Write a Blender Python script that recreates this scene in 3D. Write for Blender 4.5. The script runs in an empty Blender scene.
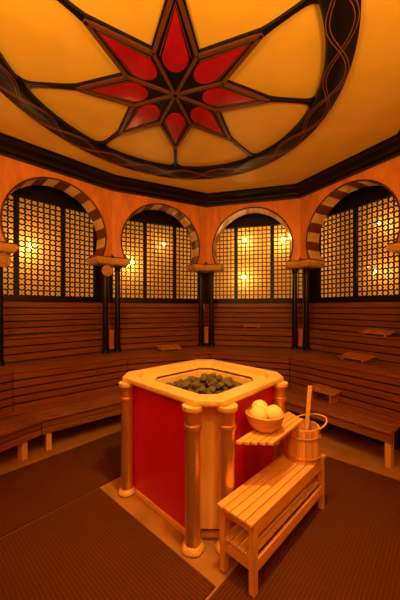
import bpy, bmesh, math, random
from mathutils import Vector, Matrix
random.seed(7)
S = bpy.context.scene
COL = S.collection
PI = math.pi
V = Vector

# ---------------------------------------------------------------- materials
def nt(name):
    m = bpy.data.materials.new(name); m.use_nodes = True
    t = m.node_tree; b = t.nodes['Principled BSDF']
    return m, t, b

def simple(name, col, rough=.5, metal=0, bump=0, bscale=60, var=0, vscale=4, spec=.5, coat=0):
    m, t, b = nt(name)
    b.inputs['Base Color'].default_value = (*col, 1)
    b.inputs['Roughness'].default_value = rough
    b.inputs['Metallic'].default_value = metal
    b.inputs['Specular IOR Level'].default_value = spec
    b.inputs['Coat Weight'].default_value = coat
    tc = t.nodes.new('ShaderNodeTexCoord')
    if var:
        n = t.nodes.new('ShaderNodeTexNoise'); n.inputs['Scale'].default_value = vscale; n.inputs['Detail'].default_value = 5
        t.links.new(tc.outputs['Object'], n.inputs['Vector'])
        r = t.nodes.new('ShaderNodeMapRange'); r.inputs['From Min'].default_value = .3; r.inputs['From Max'].default_value = .7
        r.inputs['To Min'].default_value = 1-var; r.inputs['To Max'].default_value = 1+var
        t.links.new(n.outputs['Fac'], r.inputs['Value'])
        mx = t.nodes.new('ShaderNodeVectorMath'); mx.operation = 'SCALE'; mx.inputs[0].default_value = col
        t.links.new(r.outputs['Result'], mx.inputs['Scale'])
        t.links.new(mx.outputs[0], b.inputs['Base Color'])
    if bump:
        n = t.nodes.new('ShaderNodeTexNoise'); n.inputs['Scale'].default_value = bscale; n.inputs['Detail'].default_value = 4
        t.links.new(tc.outputs['Object'], n.inputs['Vector'])
        bp = t.nodes.new('ShaderNodeBump'); bp.inputs['Strength'].default_value = bump; bp.inputs['Distance'].default_value = .01
        t.links.new(n.outputs['Fac'], bp.inputs['Height']); t.links.new(bp.outputs[0], b.inputs['Normal'])
    return m

def wood(name, col, scale, rough=.45, contrast=.28, island=.16, bump=.15):
    m, t, b = nt(name)
    tc = t.nodes.new('ShaderNodeTexCoord')
    mp = t.nodes.new('ShaderNodeMapping'); mp.inputs['Scale'].default_value = scale
    t.links.new(tc.outputs['Object'], mp.inputs['Vector'])
    n = t.nodes.new('ShaderNodeTexNoise'); n.inputs['Scale'].default_value = 1; n.inputs['Detail'].default_value = 6; n.inputs['Distortion'].default_value = .6
    t.links.new(mp.outputs[0], n.inputs['Vector'])
    g = t.nodes.new('ShaderNodeNewGeometry')
    r1 = t.nodes.new('ShaderNodeMapRange'); r1.inputs['From Min'].default_value = .3; r1.inputs['From Max'].default_value = .7
    r1.inputs['To Min'].default_value = 1-contrast; r1.inputs['To Max'].default_value = 1+contrast
    t.links.new(n.outputs['Fac'], r1.inputs['Value'])
    r2 = t.nodes.new('ShaderNodeMapRange'); r2.inputs['To Min'].default_value = 1-island; r2.inputs['To Max'].default_value = 1+island
    t.links.new(g.outputs['Random Per Island'], r2.inputs['Value'])
    mu = t.nodes.new('ShaderNodeMath'); mu.operation = 'MULTIPLY'
    t.links.new(r1.outputs[0], mu.inputs[0]); t.links.new(r2.outputs[0], mu.inputs[1])
    mx = t.nodes.new('ShaderNodeVectorMath'); mx.operation = 'SCALE'; mx.inputs[0].default_value = col
    t.links.new(mu.outputs[0], mx.inputs['Scale']); t.links.new(mx.outputs[0], b.inputs['Base Color'])
    b.inputs['Roughness'].default_value = rough
    bp = t.nodes.new('ShaderNodeBump'); bp.inputs['Strength'].default_value = bump; bp.inputs['Distance'].default_value = .004
    t.links.new(n.outputs['Fac'], bp.inputs['Height']); t.links.new(bp.outputs[0], b.inputs['Normal'])
    return m

def emis(name, col, st, base=None):
    m, t, b = nt(name)
    b.inputs['Base Color'].default_value = (*(base or col), 1)
    b.inputs['Emission Color'].default_value = (*col, 1); b.inputs['Emission Strength'].default_value = st
    return m

M = {}
M['ceil'] = simple('ochre_plaster', (.84, .55, .075), .6, bump=.1, bscale=30, var=.07, vscale=2.5)
M['stucco'] = wood('polished_terracotta_stucco', (.84, .30, .065), (7, 7, 2.2), .30, .20, 0, .25)
M['stucco'].node_tree.nodes['Principled BSDF'].inputs['Coat Weight'].default_value = .4
M['stucco'].node_tree.nodes['Principled BSDF'].inputs['Coat Roughness'].default_value = .18
[setattr(n.inputs['Rotation'], 'default_value', (.5, .3, 0)) for n in M['stucco'].node_tree.nodes if n.type == 'MAPPING']
M['black'] = simple('black_lacquer', (.006, .004, .003), .35, spec=.3)
M['ebony'] = simple('dark_brown_lacquer', (.008, .005, .003), .3, spec=.35)
M['cornice'] = simple('black_stained_cornice', (.007, .004, .003), .4, spec=.35)
M['line'] = simple('inlay_copper_line', (.30, .10, .03), .5)
M['starbrown'] = simple('star_moulding_brown', (.125, .042, .012), .38)
M['red_satin'] = simple('red_satin_panel', (.40, .006, .022), .25, bump=.9, bscale=5, var=.25, vscale=5)
M['impost'] = simple('impost_stone', (.80, .47, .13), .45, bump=.15, bscale=25, var=.12, vscale=9)
M['vou_dark'] = simple('voussoir_maroon', (.20, .035, .018), .5, var=.15, vscale=9)
M['vou_light'] = simple('voussoir_cream', (.98, .62, .18), .5, var=.1, vscale=9)
M['vou_soft'] = simple('voussoir_apricot', (.75, .36, .10), .5, var=.1, vscale=9)
M['trimline'] = simple('maroon_edge_line', (.09, .022, .012), .5)
M['bench'] = wood('bench_wood', (.27, .092, .022), (3, 3, 55), .42)
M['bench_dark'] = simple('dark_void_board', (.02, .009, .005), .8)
M['headrest'] = wood('headrest_wood', (.52, .21, .06), (20, 20, 20), .5)
M['stool'] = wood('stool_wood', (.74, .40, .115), (2.5, 38, 38), .42, .16, .10)
M['legwood'] = wood('leg_wood', (.74, .40, .115), (30, 30, 2.5), .42, .16, .08)
M['frame'] = wood('stove_frame_wood', (.86, .56, .20), (12, 12, 12), .38, .12, .05)
M['board'] = wood('stove_board_wood', (.78, .46, .14), (30, 30, 2), .42, .12, .05)
M['brass'] = simple('bronze_painted_column', (.84, .52, .18), .30, metal=.85, bump=.04, bscale=80, var=.08)
M['capgold'] = simple('column_cap_cream', (.85, .58, .22), .4, bump=.05)
M['redpanel'] = simple('stove_red_panel', (.60, .005, .045), .4, bump=.06, bscale=10, var=.08, vscale=3)
M['metal'] = simple('dark_basin_metal', (.04, .03, .025), .5, metal=.6)
M['stone'] = simple('heater_stone', (.17, .115, .065), .6, bump=.6, bscale=30, var=.45, vscale=12)
M['bowl'] = wood('bowl_wood', (.78, .40, .11), (14, 14, 40), .4, .14, 0)
M['ball'] = simple('cream_ball', (.92, .74, .36), .7, bump=.25, bscale=90)
M['bucket'] = wood('bucket_wood', (.70, .33, .085), (26, 26, 3), .38, .16, .16)
M['hoop'] = simple('bucket_hoop_metal', (.62, .36, .12), .35, metal=.5)
M['water'] = simple('dark_bucket_inside', (.10, .04, .015), .3)
M['mat'] = simple('brown_rubber_mat', (.115, .034, .008), .85, spec=.1, bump=.3, bscale=60, var=.12, vscale=2)
M['matgap'] = simple('mat_groove_rubber', (.095, .028, .0065), .9, spec=.1)
M['floor'] = simple('tan_stone_floor', (.36, .155, .04), .6, bump=.2, bscale=20, var=.22, vscale=6)
M['glow'] = emis('backlit_amber_panel', (.92, .32, .035), .30, (.92, .44, .10))
M['bulb'] = emis('lit_bulb', (1, .66, .25), 330)
M['rosette'] = simple('carved_disc_wood', (.62, .33, .10), .5, bump=.5, bscale=45, var=.15, vscale=30)
M['smallpanel'] = wood('small_panel_wood', (.55, .20, .06), (50, 50, 3), .4, .3, 0)
M['drape'] = simple('pale_foot_wrap', (.70, .42, .14), .4, bump=.5, bscale=40)

# ---------------------------------------------------------------- helpers
def hexa(bm, lo, hi, mi=0):
    a = [bm.verts.new(p) for p in lo]; b = [bm.verts.new(p) for p in hi]
    n = len(a)
    fs = [bm.faces.new(a[::-1]), bm.faces.new(b)]
    for i in range(n):
        fs.append(bm.faces.new((a[i], a[(i+1) % n], b[(i+1) % n], b[i])))
    for f in fs: f.material_index = mi
    return fs

def box(bm, c, h, mat=None, mi=0):
    x, y, z = c; a, b, d = h
    P = [V((sx*a, sy*b, 0)) for sx, sy in ((-1, -1), (1, -1), (1, 1), (-1, 1))]
    lo = [V((x, y, z-d))+p for p in P]; hi = [V((x, y, z+d))+p for p in P]
    if mat: lo = [mat @ p for p in lo]; hi = [mat @ p for p in hi]
    hexa(bm, lo, hi, mi)

def bar(bm, p, q, w, h, up=V((0, 0, 1)), mi=0):
    p, q = V(p), V(q); d = (q-p).normalized(); s = d.cross(up).normalized(); u = s.cross(d)
    c = [(-w/2, -h/2), (w/2, -h/2), (w/2, h/2), (-w/2, h/2)]
    hexa(bm, [p+s*a+u*b for a, b in c], [q+s*a+u*b for a, b in c], mi)

def lathe(bm, prof, n=24, c=(0, 0, 0), wav=0, closed=False):
    rings = []
    for r, z in prof:
        ring = []
        for i in range(n):
            t = 2*PI*i/n; rr = r*(1+wav*math.sin(5*t+z*90)*.5+wav*math.sin(11*t)*.5)
            ring.append(bm.verts.new((c[0]+rr*math.cos(t), c[1]+rr*math.sin(t), c[2]+z)))
        rings.append(ring)
    for a, b in zip(rings, rings[1:]):
        for i in range(n):
            f = bm.faces.new((a[i], a[(i+1) % n], b[(i+1) % n], b[i])); f.smooth = True
    if prof[0][0] > 1e-4: bm.faces.new(rings[0][::-1])
    if prof[-1][0] > 1e-4: bm.faces.new(rings[-1])

def tube(bm, pts, r, n=8, closed=False):
    pts = [V(p) for p in pts]; N = len(pts); rings = []
    prev = None
    for i, p in enumerate(pts):
        if closed: d = (pts[(i+1) % N]-pts[i-1]).normalized()
        else: d = (pts[min(i+1, N-1)]-pts[max(i-1, 0)]).normalized()
        ref = V((0, 0, 1)) if abs(d.z) < .9 else V((1, 0, 0))
        s = d.cross(ref).normalized(); u = s.cross(d)
        rr = r[i] if isinstance(r, (list, tuple)) else r
        rings.append([bm.verts.new(p+s*rr*math.cos(2*PI*k/n)+u*rr*math.sin(2*PI*k/n)) for k in range(n)])
    R = range(N if closed else N-1)
    for i in R:
        a, b = rings[i], rings[(i+1) % N]
        for k in range(n):
            f = bm.faces.new((a[k], a[(k+1) % n], b[(k+1) % n], b[k])); f.smooth = True
    if not closed:
        bm.faces.new(rings[0][::-1]); bm.faces.new(rings[-1])

def obj(name, bm, mats, parent=None, bevel=0, smooth=False, loc=None):
    bmesh.ops.recalc_face_normals(bm, faces=bm.faces)
    me = bpy.data.meshes.new(name)
    if loc is not None: bmesh.ops.translate(bm, verts=bm.verts, vec=-V(loc))
    bm.to_mesh(me); bm.free()
    for m in (mats if isinstance(mats, (list, tuple)) else [mats]): me.materials.append(M[m] if isinstance(m, str) else m)
    me.set_sharp_from_angle(angle=math.radians(38))
    o = bpy.data.objects.new(name, me); COL.objects.link(o)
    if parent: o.parent = parent
    if loc is not None and not parent: o.location = loc
    if smooth:
        for p in me.polygons: p.use_smooth = True
    if bevel:
        b = o.modifiers.new('bevel', 'BEVEL'); b.width = bevel; b.segments = 2; b.limit_method = 'ANGLE'
    return o

def thing(name, label, cat, loc=(0, 0, 0), rz=0, group=None):
    o = bpy.data.objects.new(name, None); COL.objects.link(o)
    o.location = loc; o.rotation_euler = (0, 0, rz); o.empty_display_size = .1
    o['label'] = label; o['category'] = cat
    if group: o['group'] = group
    return o
def tag(o, label, cat, group=None):
    o['label'] = label; o['category'] = cat
    if group: o['group'] = group
    return o
def struct(o): o['kind'] = 'structure'; return o
NB = bmesh.new
def dup(root, loc, rz=0, label=None):
    r = root.copy(); COL.objects.link(r); r.location = loc; r.rotation_euler = (0, 0, rz)
    if label: r['label'] = label
    for ch in list(root.children):
        c = ch.copy(); COL.objects.link(c); c.parent = r
        for g in ch.children:
            d = g.copy(); COL.objects.link(d); d.parent = c
    return r

# ---------------------------------------------------------------- plan of the room (metres; camera above the origin)
C = [V(p) for p in ((-3.37, 1.91), (-2.64, 3.56), (-1.46, 4.75), (.165, 5.53), (1.85, 5.07), (2.71, 3.51), (2.15, 1.75))]
BACK = [V((2.15, -1.2)), V((-3.37, -1.2))]
def offs(P, d):           # offset a polyline to the left/outside (positive = outwards, away from the room)
    out = []
    nrm = []
    for a, b in zip(P, P[1:]):
        t = (b-a).normalized(); nrm.append(V((-t.y, t.x)))
    for i, p in enumerate(P):
        if i == 0: n = nrm[0]; k = 1
        elif i == len(P)-1: n = nrm[-1]; k = 1
        else:
            n = (nrm[i-1]+nrm[i]).normalized(); k = 1/max(.4, n.dot(nrm[i]))
        out.append(p+n*d*k)
    return out
W = offs(C, .5)
def v3(p, z): return V((p.x, p.y, z))
ZS, ZC = 2.46, 3.60        # springing of the arches, underside of the cornice
ZR = .745; ZM = 1.6+1.155

SIDE = ['left', 'back_left', 'back_right', 'right']
# arcade walls
for w in range(4):
    a, b = C[w+1], C[w+2]; s = (b-a).length; t = (b-a).normalized(); n = V((-t.y, t.x))
    R = min(ZR, s/2-.11) if w != 3 else .745
    zc = ZM + (ZR-R)*.6
    dz = zc-ZS; a0 = math.asin(dz/R)
    mid = s/2
    K = 18*3
    arc = []
    for i in range(K+1):
        th = PI+a0 - (PI+2*a0)*i/K
        arc.append((mid+R*math.cos(th), zc+R*math.sin(th)))
    bm = NB()
    def W3(u, z, d, a=a, t=t, n=n, s=s, w=w):
        # mitre the ends
        p = a+t*u+n*d
        if d > 0 and (u == 0 or u == s):
            q0, q1 = offs(C, d)[w+1], offs(C, d)[w+2]
            p = q0 if u == 0 else q1
        return V((p.x, p.y, z))
    ztop = ZC+.12
    ths = [PI+a0 - (PI+2*a0)*i/K for i in range(K+1)] + [math.atan2(ztop-zc, s-mid), math.atan2(ztop-zc, -mid)]
    ths = sorted(set(round(x, 6) for x in ths), reverse=True)
    inn, out = [], []
    for i, th in enumerate(ths):
        c_, s_ = math.cos(th), math.sin(th)
        inn.append((mid+R*c_, zc+R*s_))
        if i in (0, len(ths)-1): out.append((0 if i == 0 else s, ZS)); continue
        ks = []
        if c_ > 1e-6: ks.append(((s-mid)/c_, s, None))
        if c_ < -1e-6: ks.append((-mid/c_, 0, None))
        if s_ > 1e-6: ks.append(((ztop-zc)/s_, None, ztop))
        if s_ < -1e-6: ks.append(((ZS-zc)/s_, None, ZS))
        k_, uu, zz = min(ks, key=lambda q: q[0])
        out.append((uu if uu is not None else mid+k_*c_, zz if zz is not None else zc+k_*s_))
    rows4 = [[bm.verts.new(W3(u, z, d)) for u, z in P_] for P_, d in ((inn, 0), (out, 0), (out, .3), (inn, .3))]
    for i in range(len(ths)-1):
        for r in range(4):
            A_, B_ = rows4[r], rows4[(r+1) % 4]
            bm.faces.new((A_[i], A_[i+1], B_[i+1], B_[i]))
    for i in (0, len(ths)-1): bm.faces.new([r[i] for r in rows4])
    bmesh.ops.remove_doubles(bm, verts=bm.verts, dist=1e-5)
    wall = struct(obj('wall_'+SIDE[w], bm, 'stucco'))
    # banded soffit of the arch (pattern in one mesh)
    bm = NB(); e = .012
    for k in range(18):
        for j in range(3):
            i = k*3+j
            q = []
            for ii in (i, i+1):
                th = PI+a0 - (PI+2*a0)*ii/K
                q.append(((mid+(R-e)*math.cos(th), zc+(R-e)*math.sin(th)), (mid+(R+.004)*math.cos(th), zc+(R+.004)*math.sin(th))))
            d0, d1 = -.004, .304
            lo = [W3(q[0][0][0], q[0][0][1], d0), W3(q[1][0][0], q[1][0][1], d0), W3(q[1][1][0], q[1][1][1], d0), W3(q[0][1][0], q[0][1][1], d0)]
            hi = [W3(q[0][0][0], q[0][0][1], d1), W3(q[1][0][0], q[1][0][1], d1), W3(q[1][1][0], q[1][1][1], d1), W3(q[0][1][0], q[0][1][1], d1)]
            hexa(bm, lo, hi, k % 2)
    o = obj('arch_band', bm, ['vou_light', 'vou_soft' if w == 2 else 'vou_dark'], wall); o['label'] = 'arch lined with alternating bands'
    bm = NB()
    tube(bm, [W3(u, z, -.008) for u, z in arc], .013, 6)
    o = obj('arch_edge', bm, 'trimline', wall)

# plain walls out of the picture, closing the room
allp = C + BACK
def plain(name, p, q, z0=0, z1=ZC+.12):
    t = (q-p).normalized(); n = V((-t.y, t.x))*.1
    bm = NB(); hexa(bm, [v3(p, z0), v3(q, z0), v3(q+n, z0), v3(p+n, z0)], [v3(p, z1), v3(q, z1), v3(q+n, z1), v3(p+n, z1)])
    return struct(obj(name, bm, 'stucco'))
plain('wall_near_left', C[0], C[1]); plain('wall_near_right', C[5], C[6]); plain('wall_side_right', C[6], BACK[0])
plain('wall_front', BACK[0], BACK[1]); plain('wall_side_left', BACK[1], C[0])

# cornice
closed = C + BACK
def offc(P, d):
    n = len(P); out = []
    for i in range(n):
        a, b, c = P[i-1], P[i], P[(i+1) % n]
        t1 = (b-a).normalized(); t2 = (c-b).normalized()
        n1 = V((-t1.y, t1.x)); n2 = V((-t2.y, t2.x)); m = (n1+n2).normalized()
        out.append(b+m*d/max(.4, m.dot(n1)))
    return out
prof = [(.02, 3.585), (-.07, 3.585), (-.07, 3.612), (-.10, 3.625), (-.115, 3.665), (-.15, 3.69), (-.19, 3.70), (-.19, 3.75), (-.215, 3.76), (-.215, 3.79), (.02, 3.79)]
bm = NB(); rows = [[bm.verts.new(v3(p, z)) for p in offc(closed, d)] for d, z in prof]
L = len(closed)
for a, b in zip(rows, rows[1:]+rows[:1]):
    for i in range(L): bm.faces.new((a[i], a[(i+1) % L], b[(i+1) % L], b[i]))
struct(obj('trim_1', bm, 'cornice'))

# ---------------------------------------------------------------- ceiling and medallion
MC = V((-.232, 2.875))
def ell(c, a, b, ax):      # distance from MC to an ellipse in direction th
    c = V(c); ax = V(ax).normalized(); ay = V((-ax.y, ax.x)); o = MC-c
    def f(th):
        d = V((math.sin(th), -math.cos(th)))
        ox, oy, dx, dy = o.dot(ax)/a, o.dot(ay)/b, d.dot(ax)/a, d.dot(ay)/b
        A_, B_, C_ = dx*dx+dy*dy, 2*(ox*dx+oy*dy), ox*ox+oy*oy-1
        return (-B_+math.sqrt(B_*B_-4*A_*C_))/(2*A_)
    return f
ROf = ell((-.272, 2.822), 1.96, 1.657, (.456, .89)); RIf = ell((-.25, 2.84), 1.60, 1.395, (.60, .80))
def zd(r): return 3.82
inner = offc(closed, -.12)
def ray(th):
    d = V((math.sin(th), -math.cos(th))); best = 9
    for i in range(len(inner)):
        p, q = inner[i], inner[(i+1) % len(inner)]
        e = q-p; den = d.x*e.y-d.y*e.x
        if abs(den) < 1e-9: continue
        w = p-MC
        tt = (w.x*e.y-w.y*e.x)/den; uu = (w.x*d.y-w.y*d.x)/den
        if tt > 0 and -1e-6 <= uu <= 1+1e-6: best = min(best, tt)
    return best
angs = sorted([2*PI*i/144 for i in range(144)] + [math.atan2((p-MC).x, -(p-MC).y) % (2*PI) for p in inner])
bm = NB(); A = []; B = []
for th in angs:
    d = V((math.sin(th), -math.cos(th))); r = ray(th)
    A.append(bm.verts.new(v3(MC+d*(ROf(th)-.06), 3.80))); B.append(bm.verts.new(v3(MC+d*r, 3.765)))
for i in range(len(angs)):
    j = (i+1) % len(angs); f = bm.faces.new((A[i], A[j], B[j], B[i])); f.smooth = True
# upper lid hidden above the medallion so the roof is closed
lid = bm.verts.new(v3(MC, 4.05))
for i in range(len(angs)): bm.faces.new((A[(i+1) % len(angs)], A[i], lid))
struct(obj('ceiling', bm, 'ceil'))

PH = .081
med = thing('ceiling_medallion', 'round ochre ceiling medallion with black rim and eight-pointed red star', 'ceiling decoration', (MC.x, MC.y, 3.80))
def mp(r, th, dz=0):       # point of the medallion, local to med; th measured like the star's angles
    return V((r*math.sin(th), -r*math.cos(th), zd(r)-3.80+dz))
def mobj(name, bm, mats, parent=None, **k):
    return obj(name, bm, mats, parent or med, **k)
bm = NB(); N = 144; rp = [(0, 0, .01), (0, 0, -.03), (0, .02, -.04), (1, -.02, -.04), (1, 0, -.03), (1, 0, .012)]
rr = [[bm.verts.new(V((math.sin(2*PI*i/N), -math.cos(2*PI*i/N), 0))*((ROf if q else RIf)(2*PI*i/N)+e)+V((0, 0, z))) for i in range(N)] for q, e, z in rp]
for a, b in zip(rr, rr[1:]):
    for i in range(N): bm.faces.new((a[i], a[(i+1) % N], b[(i+1) % N], b[i]))
rim = mobj('rim', bm, 'black')
bm = NB()
for ph in (0, PI):
    for off in (-.014, .014):
        tube(bm, [V((math.sin(t), -math.cos(t), 0))*((ROf(t)+RIf(t))/2+off+(ROf(t)-RIf(t))*.40*math.cos(9*t+ph))+V((0, 0, -.041)) for t in [2*PI*i/288 for i in range(288)]], .003, 5, True)
mobj('inlay_line', bm, 'line', rim)
ro, ri = 1.01, .493; W8 = PI/4
def rs(th):                # star outline radius at angle th measured from a tip, |th|<=22.5deg
    th = abs(th); x1, y1 = ro, 0; x2, y2 = ri*math.cos(W8/2), ri*math.sin(W8/2)
    # intersection of ray with segment
    dx, dy = x2-x1, y2-y1; c, s = math.cos(th), math.sin(th)
    return (x1*dy-y1*dx)/(c*dy-s*dx)
for k in range(8):
    base = PH+k*W8
    # yellow infill between rib k and k+1
    bm = NB(); NR, NT = 14, 24; g = []
    for j in range(NT+1):
        th = W8*j/NT; tl = th if th <= W8/2 else W8-th
        r0 = rs(tl)-.01; row = []
        for i in range(NR+1):
            r = r0+(RIf(base+th)+.03-r0)*i/NR; row.append(bm.verts.new(mp(r, base+th)))
        g.append(row)
    for j in range(NT):
        for i in range(NR): f = bm.faces.new((g[j][i], g[j+1][i], g[j+1][i+1], g[j][i+1])); f.smooth = True
    mobj('ochre_panel', bm, 'ceil')
    # rib from tip to rim, flaring at both ends
    bm = NB(); Ls = []
    for i in range(25):
        u = i/24; RI = RIf(base); r = ro-.07+(RI+.03-ro+.07)*u
        w = .018+.07*math.exp(-max(0, RI+.005-r)/.03) + .014*math.exp(-max(0, r-ro+.03)/.08)
        c = mp(r, base, 0); tdir = V((math.cos(base), math.sin(base), 0))
        Ls.append((c-tdir*w, c+tdir*w))
    up = [[bm.verts.new(a+V((0, 0, .004))), bm.verts.new(b+V((0, 0, .004))), bm.verts.new(b+V((0, 0, -.028))), bm.verts.new(a+V((0, 0, -.028)))] for a, b in Ls]
    for a, b in zip(up, up[1:]):
        for q in range(4): bm.faces.new((a[q], a[(q+1) % 4], b[(q+1) % 4], b[q]))
    mobj('rib', bm, 'black')
    # star point: black ground, brown mouldings, red panel
    bm = NB()
    def sp(x, y, dz, base=base):
        r = math.hypot(x, y); return mp(r, base+math.atan2(y, x), dz)
    vx, vy = ri*math.cos(W8/2), ri*math.sin(W8/2)
    kite = [(0, 0), (vx+.014, vy+.024), (ro+.06, 0), (vx+.014, -vy-.024)]
    lo = [sp(x, y, -.022) for x, y in kite]; hi = [sp(x, y, .006) for x, y in kite]
    hexa(bm, lo, hi)
    pt = mobj('star_point', bm, 'black')
    bm = NB()
    for sg in (1, -1):
        bar(bm, sp(ro-.03, 0, -.03), sp(vx, sg*vy, -.03), .032, .03)
        bar(bm, sp(ro-.135, 0, -.028), sp(vx-.02, sg*(vy-.052), -.028), .007, .02)
    bar(bm, sp(.0, 0, -.03), sp(vx, vy, -.03), .026, .03)
    mobj('moulding', bm, 'starbrown', pt)
    bm = NB(); pl = []
    T = .845; bx, by = .435, .118
    for i in range(17):
        a = -PI/2+PI*i/16; pl.append((bx-.155*math.cos(a), by*math.sin(a)))
    pl.append((T, 0))
    lo = [sp(x, y, -.036) for x, y in pl]; hi = [sp(x, y, -.012) for x, y in pl]
    c0 = bm.verts.new(sp(.52, 0, -.046))
    va = [bm.verts.new(p) for p in lo]; vb = [bm.verts.new(p) for p in hi]
    for i in range(len(va)):
        j = (i+1) % len(va); f = bm.faces.new((va[i], va[j], c0)); bm.faces.new((vb[i], vb[j], va[j], va[i]))
    mobj('red_panel', bm, 'red_satin', pt)

# ---------------------------------------------------------------- imposts, columns
cornername = {1: 'at the left edge of the picture', 2: 'left of centre', 3: 'at the back of the room', 4: 'right of centre', 5: 'at the right edge of the picture'}
cname = {1: 'under the far left end of the leftmost arch', 2: 'between the leftmost arch and the second arch', 3: 'between the two middle arches',
         4: 'between the third arch and the rightmost arch', 5: 'under the right end of the rightmost arch'}
pname = {1: 'at the left picture edge', 2: 'right of the leftmost arch', 3: 'between the two middle arches', 4: 'left of the rightmost arch', 5: 'at the right picture edge'}
def walldir(i): return (C[i]-C[i-1]).normalized(), (C[i+1]-C[i]).normalized()
for i in range(1, 6):
    t1, t2 = walldir(i); tm = (t1+t2).normalized(); nm = V((-tm.y, tm.x)); c = C[i]
    def plan(e, lw):
        if i == 4: lw *= .85
        n1 = V((-t1.y, t1.x)); n2 = V((-t2.y, t2.x))
        f = -.055-e; k = .33+e
        cf = 1/max(.4, nm.dot(n1))
        return [c-t1*lw+n1*f, c+nm*f*cf, c+t2*lw+n2*f, c+t2*lw+n2*k, c+nm*k*cf, c-t1*lw+n1*k]
    r = tag(obj('impost_block', NB(), 'impost'), 'pale stone impost block ' + cname[i], 'impost', 'impost blocks carrying the arches')
    bm = NB(); lv = [(-.05, .22, 2.325), (-.01, .265, 2.345), (.015, .30, 2.395), (.015, .30, 2.405), (-.02, .268, 2.46)]
    ringsv = [[bm.verts.new(v3(p-c, z-2.325)) for p in plan(e, lw)] for e, lw, z in lv]
    for a, b in zip(ringsv, ringsv[1:]):
        for k in range(6): bm.faces.new((a[k], a[(k+1) % 6], b[(k+1) % 6], b[k]))
    bm.faces.new(ringsv[0]); bm.faces.new(ringsv[-1])
    bmesh.ops.recalc_face_normals(bm, faces=bm.faces); bm.to_mesh(r.data); bm.free(); r.location = v3(c, 2.325)
    bm = NB(); pp = [v3(p-c, .127) for p in plan(-.012, .278)]; tube(bm, pp, .009, 6, True)
    obj('edge_line', bm, 'trimline', r)
    # pair of slender dark columns
    for q, sd in enumerate((-1, 1)):
        p = c+nm*.02+tm*sd*.105
        h = 2.325-.85
        side = 'left' if sd < 0 else 'right'
        t = thing('slender_column', f'slender black column, {side} one of the pair {cname[i]}', 'column', v3(p, .85), 0, 'pairs of slender black columns')
        bm = NB(); lathe(bm, [(.044, .07), (.046, .4), (.043, h-.09)], 20); obj('shaft', bm, 'ebony', t)
        bm = NB(); lathe(bm, [(.062, 0), (.062, .025), (.052, .04), (.056, .055), (.045, .075)], 20); obj('base', bm, 'ebony', t)
        bm = NB(); lathe(bm, [(.044, h-.095), (.055, h-.08), (.048, h-.065), (.060, h-.02), (.060, h)], 20); obj('capital', bm, 'ebony', t)
    # small upright wooden panel between the pair
    bm = NB(); p = c+nm*.03
    q = Matrix.Translation(v3(p, 0)) @ Matrix.Rotation(math.atan2(tm.y, tm.x), 4, 'Z')
    box(bm, (0, 0, .85+.215), (.038, .012, .165), q); box(bm, (0, -.014, 1.215), (.042, .006, .012), q); box(bm, (0, -.014, .92), (.042, .006, .012), q)
    for v in bm.verts: pass
    tag(obj('wooden_plaque', bm, 'smallpanel', bevel=.004, loc=v3(p, .9)), 'small upright wooden plaque in the column pair ' + pname[i], 'wooden plaque', 'small wooden plaques between the column pairs')
    bm = NB(); box(bm, (0, 0, .878), (.03, .01, .026), q); 
    s_ = tag(obj('panel_foot', bm, 'bench', loc=v3(p, .85)), 'small wooden block below the panel ' + cname[i], 'wooden block') if False else bm.free()
    if i in (1, 2):
        bm = NB(); lathe(bm, [(.02, 0), (.082, 0), (.092, .01), (.092, .022), (.075, .03), (.06, .022), (.045, .034), (.02, .03), (.0, .036)], 32)
        sd = -1 if i == 2 else 1
        p = c+nm*(-.075)+tm*sd*.105
        o = obj('carved_disc', bm, 'rosette')
        yaw = math.atan2(-nm.y, -nm.x)
        o.rotation_euler = (0, PI/2, yaw); o.location = v3(p, 2.215)
        tag(o, 'round carved wooden disc under the impost ' + ('at the left picture edge' if i == 1 else 'between the leftmost and second arches'), 'ornament', 'round carved wooden discs')

# ---------------------------------------------------------------- windows: lattice screens in front of lit amber panels
SILL, WTOP = 1.79, 3.28
def hole(kind, n=16):
    out = []
    for i in range(n):
        th = 2*PI*i/n+PI/4
        r = .0315 if kind else .0345+.0145*math.cos(4*(th-PI/4))
        out.append((r*math.cos(th), r*math.sin(th)))
    return out
H0, H1 = hole(0), hole(1)
def sq(i, n=16, h=.04):
    th = 2*PI*i/n+PI/4; c, s = math.cos(th), math.sin(th); m = max(abs(c), abs(s)); return (h*c/m, h*s/m)
SQ = [sq(i) for i in range(16)]
cells = {1: [.11, .68, 1.37, 1.98], 2: [.15, .72, 1.33, 1.86], 3: [.12, .68, 1.36, 1.98], 4: [.12, .30, .98, 1.66]}
wl = {1: ((W[2]-W[1]).length), 2: (W[3]-W[2]).length, 3: (W[4]-W[3]).length, 4: (W[5]-W[4]).length}
def tatpx(i, px):          # distance along window wall i whose direction lies at this bearing from the doorway
    a, b = W[i], W[i+1]; t = (b-a).normalized(); k = (px-198)/280
    return (k*a.y-a.x)/(t.x-k*t.y)
bounds = {}
L1 = wl[1]; bounds[1] = [L1-1.95, L1-1.37, L1-.70, L1-.17]
L2 = wl[2]; bounds[2] = [.17, .17+.62, .17+1.24, L2-.13]
L3 = wl[3]; bounds[3] = [.12, L3/3-.01, 2*L3/3+.01, L3-.12]
bounds[4] = [.24, .93, 1.62, wl[4]-.1]
lamps = {1: [(33, 247)], 2: [(133, 263), (166, 244)], 3: [(244, 240), (283, 240), (243, 277)], 4: [(374, 223), (371, 271)]}
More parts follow.
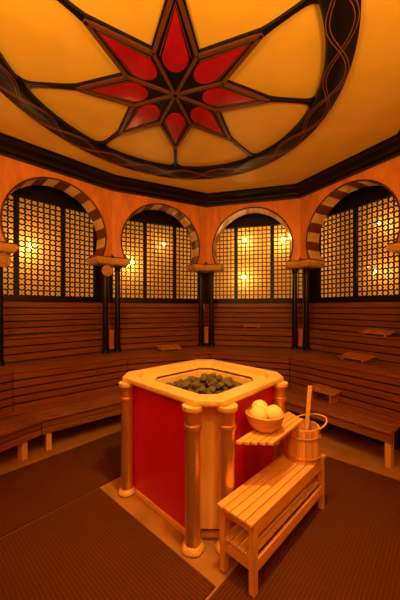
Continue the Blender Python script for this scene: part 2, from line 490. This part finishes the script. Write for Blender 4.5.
for i in range(1, 5):
    a, b = W[i], W[i+1]; t = (b-a).normalized(); n = V((-t.y, t.x)); LL = (b-a).length
    def P(u, z, d=0): p = a+t*u+n*d; return V((p.x, p.y, z))
    bd = bounds[i]
    bm = NB()      # dark frame: rails, posts and header board
    def fb(u0, u1, z0, z1, d0=-.03, d1=.04):
        hexa(bm, [P(u0, z0, d0), P(u1, z0, d0), P(u1, z0, d1), P(u0, z0, d1)], [P(u0, z1, d0), P(u1, z1, d0), P(u1, z1, d1), P(u0, z1, d1)])
    fb(0, LL, 1.69, SILL); fb(0, LL, WTOP, 3.72)
    fb(0, bd[0], SILL, WTOP); fb(bd[3], LL, SILL, WTOP)
    for u in bd[1:3]: fb(u-.028, u+.028, SILL, WTOP)
    win = struct(obj('window_%d' % i, bm, 'black'))
    for j in range(3):
        u0, u1 = bd[j]+(.028 if j else 0), bd[j+1]-(.028 if j < 2 else 0)
        nc = max(2, round((u1-u0)/.082)); nr = 18; cw, ch = (u1-u0)/nc, (WTOP-SILL)/nr
        bm = NB()
        for x in range(nc):
            for y in range(nr):
                hp = (H0, H1)[(x+y) % 2]; cu, cz = u0+(x+.5)*cw, SILL+(y+.5)*ch
                kx, kz = cw/.08, ch/.08
                o_ = [bm.verts.new(P(cu+p[0]*kx, cz+p[1]*kz, 0)) for p in SQ]
                h_ = [bm.verts.new(P(cu+p[0]*kx, cz+p[1]*kz, 0)) for p in hp]
                g_ = [bm.verts.new(P(cu+p[0]*kx, cz+p[1]*kz, .014)) for p in hp]
                for k in range(16):
                    l = (k+1) % 16
                    bm.faces.new((o_[k], o_[l], h_[l], h_[k])); bm.faces.new((h_[k], h_[l], g_[l], g_[k]))
        o = obj('lattice_screen', bm, 'ebony', win)
    bm = NB(); q = [P(-.08, 1.6, .34), P(LL+.08, 1.6, .34), P(LL+.08, 3.5, .34), P(-.08, 3.5, .34)]
    hexa(bm, q, [p+V((n.x, n.y, 0))*.02 for p in q])
    obj('lit_panel', bm, 'glow', win)
    for px, py in lamps[i]:
        u = tatpx(i, px); p = P(u, 0, .13); k = 1.0
        z = 1.6+(308-py)*p.y/280
        bm = NB(); bmesh.ops.create_uvsphere(bm, u_segments=16, v_segments=10, radius=.018 if py in (244, 271, 223) else .030)
        o = obj('bulb', bm, 'bulb', win, smooth=True); o.location = V((p.x, p.y, z))
# dark soffit over each niche
bm = NB()
F1 = offs(C, .28); F2 = offs(C, .56)
for i in range(1, 5):
    hexa(bm, [v3(F1[i], 3.56), v3(F1[i+1], 3.56), v3(F2[i+1], 3.56), v3(F2[i], 3.56)], [v3(F1[i], 3.6), v3(F1[i+1], 3.6), v3(F2[i+1], 3.6), v3(F2[i], 3.6)])
struct(obj('trim_2', bm, 'black'))

# ---------------------------------------------------------------- benches
Pn = [V(p) for p in ((-2.95, 1.86), (-2.18, 3.31), (-1.07, 4.28), (.213, 4.77), (1.41, 4.33), (2.25, 3.02), (2.02, 1.85))]
Qn = [V(p) for p in ((-2.47, 1.62), (-1.70, 3.07), (-.74, 3.92), (.213, 4.23), (1.10, 3.78), (1.90, 2.74), (1.62, 1.70))]
def slats(bm, f0, f1, b0, b1, n, z, th=.028, gap=.014, g2=.006):
    dep = ((b0-f0).length+(b1-f1).length)/2; ga = gap/dep
    e = (f1-f0).normalized()*g2/2; f0 = f0+e; b0 = b0+e; f1 = f1-e; b1 = b1-e
    for k in range(n):
        t0 = k/n+(ga/2 if k else 0); t1 = (k+1)/n-ga/2
        q = [f0.lerp(b0, t0), f1.lerp(b1, t0), f1.lerp(b1, t1), f0.lerp(b0, t1)]
        hexa(bm, [v3(p, z-th) for p in q], [v3(p, z) for p in q])
def riser(bm, p, q, z0, z1, n, th=.022, gap=.017, g2=.006):
    t = (q-p).normalized(); nn = V((-t.y, t.x))*th; p = p+t*g2/2; q = q-t*g2/2
    h = (z1-z0)/n
    for k in range(n):
        a, b = z0+k*h+gap/2, z0+(k+1)*h-gap/2
        pts = [p, q, q+nn, p+nn]
        hexa(bm, [v3(x, a) for x in pts], [v3(x, b) for x in pts])
R3 = offs(C, .12); B3 = offs(C, .44)
secname = ['far left by the picture edge', 'under the leftmost arch', 'under the second arch from left', 'under the third arch from left', 'under the rightmost arch', 'at the right picture edge']
def center(*ps): 
    s = V((0, 0)); 
    for p in ps: s += p
    return s/len(ps)
for s in range(6):
    if s == 5: continue
    # lower tier
    f0, f1, b0, b1 = Qn[s], Qn[s+1], Pn[s], Pn[s+1]
    lo = v3(center(f0, f1, b0, b1), 0)
    fz = .25 if s >= 4 else .195
    if s < 5:
        lab = {0: 'lower reddish slatted bench section cut off by the left picture edge', 1: 'lower reddish slatted bench under the leftmost arch, beside the stove column',
               2: 'lower slatted bench section behind the stove under the second arch', 3: 'lower slatted bench section behind the stove under the third arch',
               4: 'lower slatted bench behind the bucket on the right side'}[s]
        t = thing('sauna_bench', lab, 'bench', lo, 0, 'lower tier sauna benches')
        bm = NB(); ff0 = f0.lerp(b0, .045); ff1 = f1.lerp(b1, .045); slats(bm, f0, f1, b0+(f0-b0)*.01, b1+(f1-b1)*.01, 5, .38); obj('seat', bm, 'bench', t, bevel=.004, loc=lo)
        bm = NB(); riser(bm, ff0, ff1, fz, .35, 2 if fz < .2 else 1, gap=.008); obj('fascia', bm, 'bench', t, bevel=.004, loc=lo)
        d = (f1-f0); 
        for u in ((.08, .92) if s in (1, 2, 3) else (.9,) if s == 0 else (.06, .965)):
            p = (f0+d*u).lerp(b0+(b1-b0)*u, .17); an = math.atan2(d.y, d.x)
            bm = NB(); q = Matrix.Translation(v3(p, 0)) @ Matrix.Rotation(an, 4, 'Z'); box(bm, (0, 0, .176), (.028, .045, .176), q); obj('leg', bm, 'legwood', t, bevel=.004, loc=lo)
    # middle tier
    f0, f1 = Pn[s], Pn[s+1]; b0, b1 = (R3[s], R3[s+1]) if 1 <= s <= 4 else (C[s], C[s+1])
    if s == 0: b0, b1 = C[0].lerp(Pn[0], .03), C[1].lerp(Pn[1], .03)
    lo = v3(center(f0, f1, b0, b1), 0)
    lab = {0: 'middle slatted bench section cut off by the left picture edge', 1: 'middle slatted bench tier in front of the leftmost arch',
           2: 'middle slatted bench tier in front of the second arch', 3: 'middle slatted bench tier in front of the third arch, behind the stove',
           4: 'middle slatted bench tier in front of the rightmost arch'}[s]
    t = thing('sauna_bench', lab, 'bench', lo, 0, 'middle tier sauna benches')
    bm = NB(); slats(bm, f0, f1, b0, b1, 7, .85); obj('seat', bm, 'bench', t, bevel=.004, loc=lo)
    bm = NB(); riser(bm, f0.lerp(b0, .02), f1.lerp(b1, .02), .36, .825, 5); obj('riser', bm, 'bench', t, bevel=.003, loc=lo)
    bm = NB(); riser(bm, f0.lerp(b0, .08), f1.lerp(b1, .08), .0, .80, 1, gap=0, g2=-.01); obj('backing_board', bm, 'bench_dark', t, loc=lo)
    if not 1 <= s <= 4: continue
    # upper tier inside the niche, and its backrest
    f0, f1, b0, b1 = R3[s], R3[s+1], B3[s], B3[s+1]
    lo = v3(center(f0, f1, b0, b1), .85)
    an = ['', 'leftmost', 'second', 'third', 'rightmost'][s]
    t = thing('sauna_bench', f'upper slatted bench tier in the niche of the {an} arch', 'bench', lo, 0, 'upper tier sauna benches')
    bm = NB(); slats(bm, f0, f1, b0, b1, 3, 1.20); obj('seat', bm, 'bench', t, bevel=.003, loc=lo)
    bm = NB(); riser(bm, f0.lerp(b0, .02), f1.lerp(b1, .02), .855, 1.17, 3); obj('riser', bm, 'bench', t, bevel=.003, loc=lo)
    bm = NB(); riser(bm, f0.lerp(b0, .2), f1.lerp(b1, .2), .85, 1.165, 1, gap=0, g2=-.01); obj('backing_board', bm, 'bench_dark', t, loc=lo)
    bm = NB(); riser(bm, b0, b1, 1.205, 1.70, 5); obj('backrest', bm, 'bench', t, bevel=.003, loc=lo)
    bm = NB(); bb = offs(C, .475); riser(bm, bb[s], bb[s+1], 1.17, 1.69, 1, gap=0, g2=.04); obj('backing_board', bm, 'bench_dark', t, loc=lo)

# headrests lying on the benches
def unproj(px, py, z):
    Y = 280*(1.6-z)/(py-308); return V(((px-198)*Y/280, Y))
def headrest(px, py, z, rz, label, w=.27, L_=.40, rise=.045, h0=.035):
    p = unproj(px, py, z)
    t = thing('wooden_headrest', label, 'headrest', v3(p, z), rz, 'wooden slatted headrests')
    bm = NB()
    for k in range(5):
        y = -w/2+(k+.5)*w/5; zz = h0+rise*k/5
        box(bm, (0, y, zz), (L_/2, w/10-.0015, .008))
    obj('slat_top', bm, 'headrest', t, bevel=.002)
    for sx in (-1, 1):
        bm = NB()
        lo = [V((sx*L_*.36-.012, -w/2+.01, 0)), V((sx*L_*.36+.012, -w/2+.01, 0)), V((sx*L_*.36+.012, w/2-.01, 0)), V((sx*L_*.36-.012, w/2-.01, 0))]
        hi = [v.copy() for v in lo]
        for v in hi[:2]: v.z = h0-.007
        for v in hi[2:]: v.z = h0-.010+rise*.80
        hexa(bm, lo, hi); obj('support', bm, 'headrest', t)
headrest(169, 350, .85, math.radians(25), 'wooden headrest on middle bench in front of second arch')
headrest(357, 360, .85, math.radians(-60), 'wooden headrest on middle bench in front of rightmost arch')
headrest(325, 399, .38, math.radians(-55), 'wooden headrest on lower bench behind the bucket ladle', .26, .38, .04, .115)
headrest(252, 328, 1.20, math.radians(-15), 'wooden headrest in niche of third arch', .16, .34)
headrest(377, 335.5, 1.20, math.radians(-61), 'wooden headrest in niche of rightmost arch', .18, .42)

# ---------------------------------------------------------------- floor and mats
bm = NB()
lo = [v3(p, -.08) for p in allp]; 
big = offc(closed, .7)
hexa(bm, [v3(p, -.08) for p in big], [v3(p, 0) for p in big])
struct(obj('floor', bm, 'floor'))
K0 = V((-.83, 2.44)); U = V((.743, -.669)); Wd = V((-.669, -.743)); yaw = math.atan2(U.y, U.x)
def mat_(u0, u1, w0, w1, ribs_along_u, label):
    c = K0+U*((u0+u1)/2)+Wd*((w0+w1)/2)
    t = thing('rubber_mat', label, 'floor mat', v3(c, 0), yaw, 'ribbed brown floor mats')
    # local x = U, local y = -Wd
    hx, hy = (u1-u0)/2, (w1-w0)/2
    bm = NB(); box(bm, (0, 0, .0045), (hx, hy, .0045)); obj('base_sheet', bm, 'matgap', t)
    bm = NB(); pitch = .021
    if ribs_along_u:
        n = int(2*hy/pitch)
        for k in range(n): box(bm, (0, -hy+(k+.5)*2*hy/n, .0100), (hx, .0065, .0018))
    else:
        n = int(2*hx/pitch)
        for k in range(n): box(bm, (-hx+(k+.5)*2*hx/n, 0, .0100), (.0065, hy, .0018))
    r = obj('ribbing', bm, 'mat', t)
mat_(-.055, 1.25, .0, 2.3, True, 'brown ribbed mat in the foreground, left of the stool and in front of the stove')
mat_(-.93, -.075, -1.25, 2.2, False, 'brown ribbed mat beside the left bench, left of the stove')
mat_(1.27, 2.55, -1.9, 1.6, False, 'dark ribbed mat under the stool on the right side')

# ---------------------------------------------------------------- stove
SC = V((.079, 2.545)); SL = v3(SC, 0)
st = thing('sauna_stove', 'square red-panelled sauna stove with gold corner columns and stone basin', 'stove', SL)
def octo(h, c):            # chamfered square, its right corner a little closer in than the left
    rx = c+(h-c)*.90; lx = c+(h-c)*1.015
    return [V(p) for p in ((-c, -h), (c, -h), (rx, -c), (rx, c), (c, h), (-c, h), (-lx, c), (-lx, -c))]
bm = NB(); o8 = octo(.60, .085); hexa(bm, [v3(p, 0) for p in o8], [v3(p, .05) for p in o8]); obj('plinth', bm, 'board', st, bevel=.006)
bm = NB()
o8 = octo(.635, .095)
for k in range(0, 8):
    a, b = o8[k], o8[(k+1) % 8]
    if k % 2 == 1:
        t_ = (b-a).normalized(); n_ = V((-t_.y, t_.x))*.03
        bm = NB(); hexa(bm, [v3(a, .035), v3(b, .035), v3(b+n_, .035), v3(a+n_, .035)], [v3(a, .955), v3(b, .955), v3(b+n_, .955), v3(a+n_, .955)])
        obj('red_panel', bm, 'redpanel', st, bevel=.003)
        bm = NB(); bar(bm, v3(a.lerp(b, .06)-n_*.2, .02), v3(a.lerp(b, .94)-n_*.2, .02), .02, .035); obj('skirting', bm, 'board', st)
    else:
        t_ = (b-a).normalized(); n_ = V((-t_.y, t_.x))*.03
        bm = NB(); hexa(bm, [v3(a, .09), v3(b, .09), v3(b+n_, .09), v3(a+n_, .09)], [v3(a, .955), v3(b, .955), v3(b+n_, .955), v3(a+n_, .955)])
        obj('corner_board', bm, 'board', st, bevel=.004)
cols = []
for k, p in enumerate(octo(.685, .113)):
    c_ = p
    bm = NB(); lathe(bm, [(.066, .0), (.068, .015), (.054, .045), (.0525, .07), (.0525, .82), (.0525, .925)], 28, (c_.x, c_.y, 0)); cl = obj('column', bm, 'brass', st)
    bm = NB(); lathe(bm, [(.053, .800), (.061, .802), (.062, .806), (.062, .828), (.061, .832), (.053, .834)], 28, (c_.x, c_.y, 0)); obj('collar', bm, 'brass', cl)
    bm = NB(); lathe(bm, [(.054, .924), (.070, .927), (.0715, .930), (.0715, .957)], 28, (c_.x, c_.y, 0)); obj('capital', bm, 'capgold', cl)
    bm = NB(); lathe(bm, [(.076, .012), (.075, .022), (.066, .034), (.058, .044), (.054, .048)], 40, (c_.x, c_.y, 0), wav=.06 if k == 0 else .015); obj('foot_ring', bm, 'drape', cl)
# top frame
bm = NB()
lev = [(.730, .095, .957), (.735, .097, .972), (.730, .095, 1.0), (.60, .085, 1.0), (.595, .083, .94), (.47, .07, .935), (.46, .068, .925), (.455, .066, .80)]
rg = [[bm.verts.new(v3(p, z)) for p in octo(h, c_)] for h, c_, z in lev]
for a, b in zip(rg, rg[1:]):
    for i in range(8): bm.faces.new((a[i], a[(i+1) % 8], b[(i+1) % 8], b[i]))
x_ = [bm.verts.new(v3(p, .957)) for p in octo(.455, .066)]
for i in range(8): bm.faces.new((rg[0][i], x_[i], x_[(i+1) % 8], rg[0][(i+1) % 8]))
obj('top_frame', bm, 'frame', st, bevel=.005)
# inner raised fillet
# basin with a low mound
bm = NB()
def bz(r): return .800+.055*max(0, 1-(r/.46)**2)
prof_ = [(0, .93)] + [(r, bz(r)) for r in (.1, .2, .3, .4, .46)]
ctr = bm.verts.new((0, 0, bz(0))); prev = None
ringsb = []
for r in (.12, .24, .36, .45):
    ringsb.append([bm.verts.new((p.x, p.y, bz(r))) for p in octo(r, r*.2)])
for i in range(8): bm.faces.new((ctr, ringsb[0][i], ringsb[0][(i+1) % 8]))
for a, b in zip(ringsb, ringsb[1:]):
    for i in range(8): bm.faces.new((a[i], a[(i+1) % 8], b[(i+1) % 8], b[i]))
obj('stone_basin', bm, 'metal', st)

# stones
smesh = []
for k in range(7):
    bm = NB(); bmesh.ops.create_icosphere(bm, subdivisions=3, radius=1)
    rnd = [V((random.uniform(-1, 1), random.uniform(-1, 1), random.uniform(-1, 1))).normalized() for _ in range(9)]
    cut = [random.uniform(.62, .85) for _ in rnd]
    for v in bm.verts:
        for d, c_ in zip(rnd, cut):
            x = v.co.dot(d)
            if x > c_: v.co -= d*(x-c_)*.92
    for v in bm.verts: v.co = V((v.co.x*1.15, v.co.y*.9, v.co.z*.78))
    me = bpy.data.meshes.new('heater_stone'); bm.to_mesh(me); bm.free(); me.materials.append(M['stone'])
    for p in me.polygons: p.use_smooth = False
    smesh.append(me)
def in_oct(x, y, h): return abs(x)+abs(y) < h*1.0+.10 and max(abs(x), abs(y)) < h
pos = []
tries = 0
while tries < 6000 and len(pos) < 112:
    tries += 1
    x, y = random.uniform(-.43, .43), random.uniform(-.43, .43)
    if abs(x)+abs(y) > .47 or x > .39 or x-.9*0+abs(y)*1 > .44: continue
    if all((x-a)**2+(y-b)**2 > .062**2 for a, b in pos): pos.append((x, y))
pos.sort()
for (x, y) in pos:
    o = bpy.data.objects.new('heater_stone', random.choice(smesh)); COL.objects.link(o)
    r = math.hypot(x, y); s = random.uniform(.032, .045)
    o.scale = (s, s, s*random.uniform(.9, 1.15)); o.rotation_euler = (random.uniform(-.5, .5), random.uniform(-.5, .5), random.uniform(0, 6.28))
    o.location = (SC.x+x, SC.y+y, bz(r)+s*.72+random.uniform(0, .018))
    tag(o, 'dark rough stone heaped in the basin of the stove', 'stone', 'heater stones in the stove basin')
# second, sparser layer in the middle
pos2 = []
for _ in range(3000):
    x, y = random.uniform(-.28, .28), random.uniform(-.28, .28)
    if math.hypot(x, y) > .24: continue
    if all((x-a)**2+(y-b)**2 > .082**2 for a, b in pos2): pos2.append((x, y))
for (x, y) in pos2[:18]:
    o = bpy.data.objects.new('heater_stone', random.choice(smesh)); COL.objects.link(o)
    s = random.uniform(.032, .046); o.scale = (s, s, s); o.rotation_euler = (random.uniform(-.5, .5), random.uniform(-.5, .5), random.uniform(0, 6.28))
    o.location = (SC.x+x, SC.y+y, bz(math.hypot(x, y))+.078+random.uniform(-.005, .012))
    tag(o, 'dark rough stone heaped in the basin of the stove', 'stone', 'heater stones in the stove basin')

# ---------------------------------------------------------------- shelf on the right face of the stove
FR = V((.184, 1.877)); v_ = V((.7071, .7071)); n_ = V((.7071, -.7071))
shz = .735
vs_ = V((.661, .750)); ns_ = V((.750, -.661)); FS = V((.192, 1.86))
sh = thing('slatted_shelf', 'slatted wooden shelf fixed to the right side of the stove under the bowl', 'shelf', v3(FS, shz-.02), math.radians(48.6))
# local x = v_, local y = -n_
bm = NB(); no = 5; i0, o0 = .062, .262
for k in range(no):
    a = i0+(o0-i0)*k/no+.002; b = i0+(o0-i0)*(k+1)/no-.002; f = k/(no-1)
    x0 = .0+.13*f; x1 = .755-.09*f
    if k == 0: x0, x1 = .005, .67
    lo_ = [(x0, -a), (x1, -a), (x1-.008, -b), (x0+.012, -b)]
    hexa(bm, [V((x, y, 0)) for x, y in lo_], [V((x, y, .02)) for x, y in lo_])
obj('slat_top', bm, 'stool', sh, bevel=.003)
for xx in (.25, .6):
    bm = NB(); box(bm, (xx, -.15, -.017), (.016, .095, .0165)); obj('batten', bm, 'stool', sh, bevel=.002)

# bowl and three balls
bc = FS+vs_*.285+ns_*.125
bw = thing('wooden_bowl', 'round wooden bowl filled with cream balls on the stove shelf', 'bowl', v3(bc, shz))
bm = NB(); lathe(bm, [(.058, 0), (.070, .004), (.102, .035), (.125, .075), (.134, .112), (.136, .120), (.130, .124), (.124, .116), (.114, .078), (.090, .042), (.05, .020), (.0, .018)], 48)
obj('bowl_body', bm, 'bowl', bw)
for lab, dx, dy, dz, r in (('cream round ball at the left front of the bowl', -.052, -.038, .118, .063), ('cream round ball at the right of the bowl', .060, -.016, .118, .063), ('cream round ball at the back of the bowl', -.020, .068, .128, .061)):
    bm = NB(); bmesh.ops.create_uvsphere(bm, u_segments=32, v_segments=20, radius=r)
    for v in bm.verts: v.co.z *= .96; v.co *= 1+.02*math.sin(v.co.x*90)*math.sin(v.co.y*70)
    o = obj('cream_ball', bm, 'ball', smooth=True); o.location = v3(bc, shz+dz)+V((dx, dy, 0)); tag(o, lab, 'ball', 'cream balls in the bowl')

# ---------------------------------------------------------------- stool (two-tier slatted bench)
sc = FR+v_*.335+n_*.210
sl = thing('slatted_stool', 'low two-tier slatted wooden stool beside the stove with bucket on top', 'stool', v3(sc, .012), math.radians(45))
HL, HW, HT = .52, .127, .413
bm = NB(); ns = 5
for k in range(ns):
    y = -HW+(k+.5)*2*HW/ns; box(bm, (0, y, HT-.011), (HL, HW/ns-.0028, .011))
obj('seat', bm, 'stool', sl, bevel=.004)
for sx in (-1, 1):
    for sy in (-1, 1):
        bm = NB(); box(bm, (sx*(HL-.045), sy*(HW-.022), (HT-.022)/2), (.020, .019, (HT-.022)/2)); obj('leg', bm, 'legwood', sl, bevel=.003)
bm = NB()
for sy in (-1, 1): box(bm, (0, sy*(HW-.014), HT-.055), (HL-.066, .010, .032))
for sx in (-1, 1): box(bm, (sx*(HL-.045), 0, HT-.050), (.010, HW-.042, .028))
obj('apron', bm, 'stool', sl, bevel=.003)
bm = NB()
for sy in (-1, 1): box(bm, (0, sy*(HW-.014), .155), (HL-.066, .009, .035))
for sx in (-1, 1): box(bm, (sx*(HL-.045), 0, .150), (.009, HW-.042, .030))
obj('lower_rail', bm, 'stool', sl, bevel=.003)
bm = NB()
for k in range(4):
    y = -.100+(k+.5)*.20/4; box(bm, (0, y, .200), (HL-.030, .0222, .009))
for b_ in (bm,): pass
obj('lower_shelf', bm, 'stool', sl, bevel=.003)

# ---------------------------------------------------------------- bucket
kc = FR+v_*.70+n_*.210
bk = thing('wooden_bucket', 'wooden sauna bucket with two hoops standing on the stool', 'bucket', v3(kc, HT+.012), math.radians(20))
bm = NB(); nst = 18; H = .25; r0, r1 = .136, .129
for k in range(nst):
    a0_, a1_ = 2*PI*k/nst+.010, 2*PI*(k+1)/nst-.010
    am = (a0_+a1_)/2
    def q(r, a, z): return V((r*math.cos(a), r*math.sin(a), z))
    for (aa, ab) in ((a0_, am), (am, a1_)):
        lo_ = [q(r0-.016, aa, .0), q(r0, aa, 0), q(r0, ab, 0), q(r0-.016, ab, 0)]
        hi_ = [q(r1-.016, aa, H), q(r1, aa, H), q(r1, ab, H), q(r1-.016, ab, H)]
        hexa(bm, lo_, hi_)
bmesh.ops.remove_doubles(bm, verts=bm.verts, dist=1e-5)
obj('stave_body', bm, 'bucket', bk)
bm = NB(); lathe(bm, [(.126, .0), (.126, .02), (.0, .02)], 32); lathe(bm, [(.120, .15), (.0, .152)], 32)
obj('bucket_inside', bm, 'water', bk)
for z in (.035, .185):
    bm = NB(); rr_ = r0-(r0-r1)*z/H
    lathe(bm, [(rr_+.001, z-.008), (rr_+.005, z-.006), (rr_+.005, z+.006), (rr_+.001, z+.008)], 40); obj('hoop', bm, 'hoop', bk)
# bent bail leaning to the right, pivots front and back
bm = NB(); pts = []
ax0 = V((.075, -.105, H+.0)); ax1 = V((-.035, .122, H+.0)); mid_ = (ax0+ax1)/2; ha = (ax0-ax1)/2
lean = V((.13, .01, .055))
for i in range(25):
    a = PI*i/24; pts.append(mid_+ha*math.cos(a)+lean*math.sin(a)*1.15)
pts = [ax0-V((0, 0, .05))]+pts+[ax1-V((0, 0, .05))]
R20 = Matrix.Rotation(-math.radians(20), 3, 'Z')
tube(bm, [R20 @ p for p in pts], .006, 8); obj('bail_handle', bm, 'stool', bk)
# ladle standing in the bucket
ld = thing('wooden_ladle', 'wooden ladle with long handle standing in the bucket', 'ladle', v3(kc, HT+.167)+V((.04, -.02, 0)))
bm = NB(); bar(bm, V((-.022, -.01, .01)), V((.026, .03, .40)), .032, .013, V((0, 1, 0))); obj('handle', bm, 'stool', ld, bevel=.004)
bm = NB(); lathe(bm, [(.02, -.0), (.045, .006), (.05, .05), (.046, .05), (.04, .012), (0, .01)], 24, (-.055, .03, .0)); obj('scoop', bm, 'bucket', ld)
bm = NB(); tube(bm, [V((.024, .030, .385))+V((.018*math.sin(a), -.004, -.022+.026*math.cos(a))) for a in [2*PI*i/16 for i in range(16)]], .0014, 5, True); obj('string_loop', bm, 'line', ld)

# ---------------------------------------------------------------- lights
def area(name, loc, target, size, e, col=(1, .45, .13), shape='DISK'):
    l = bpy.data.lights.new(name, 'AREA'); l.energy = e; l.size = size; l.color = col; l.shape = shape
    o = bpy.data.objects.new(name, l); COL.objects.link(o); o.location = loc
    o.rotation_euler = (V(target)-V(loc)).to_track_quat('-Z', 'Y').to_euler(); return o
def point(name, loc, e, r=.12, col=(1, .45, .13)):
    l = bpy.data.lights.new(name, 'POINT'); l.energy = e; l.shadow_soft_size = r; l.color = col
    o = bpy.data.objects.new(name, l); COL.objects.link(o); o.location = loc; return o
AMB = (1, .53, .105)
def spot(name, loc, target, ang, e, r=.15, blend=.8, col=AMB):
    l = bpy.data.lights.new(name, 'SPOT'); l.energy = e; l.spot_size = math.radians(ang); l.spot_blend = blend; l.shadow_soft_size = r; l.color = col
    o = bpy.data.objects.new(name, l); COL.objects.link(o); o.location = loc
    o.rotation_euler = (V(target)-V(loc)).to_track_quat('-Z', 'Y').to_euler(); return o
spot('ceiling_spot', (.35, 1.30, 3.66), (.2, 2.25, .9), 62, 310, .10)
spot('front_fill_spot', (.5, .1, 3.3), (.15, 2.5, .8), 60, 80)  # unseen frontal fill, added to brighten stove and stool
area('ceiling_fill_left', (-1.3, .5, 2.55), (-.9, 1.2, 3.8), .5, 52, AMB)  # pair of unseen area lights, added to brighten the ceiling
area('ceiling_fill_right', (1.2, .5, 2.55), (.8, 1.2, 3.8), .5, 40, AMB)
point('fill_left_rear', (-1.2, -.2, 2.9), 48, .10, AMB)  # pair of added fill lights behind the camera, for walls and arch soffits
point('fill_right_rear', (1.3, -.2, 2.9), 24, .10, AMB)

w = bpy.data.worlds.new('World'); S.world = w; w.use_nodes = True
w.node_tree.nodes['Background'].inputs[0].default_value = (.9, .35, .08, 1)
w.node_tree.nodes['Background'].inputs[1].default_value = .02

# ---------------------------------------------------------------- camera
cd = bpy.data.cameras.new('camera'); cam = bpy.data.objects.new('camera', cd); COL.objects.link(cam)
cam.location = (0, 0, 1.6); cam.rotation_euler = (PI/2, 0, 0)
cd.sensor_fit = 'AUTO'; cd.sensor_width = 36; cd.lens = 280/600*36
cd.shift_x = 2/600; cd.shift_y = 8/600; cd.clip_start = .02
S.camera = cam
S.view_settings.view_transform = 'Standard'; S.view_settings.look = 'None'; S.view_settings.gamma = 1; S.view_settings.exposure = 0
S.view_settings.use_curve_mapping = False
S.cycles.use_denoising = True
S.cycles.max_bounces = 8
S.cycles.sample_clamp_indirect = 3
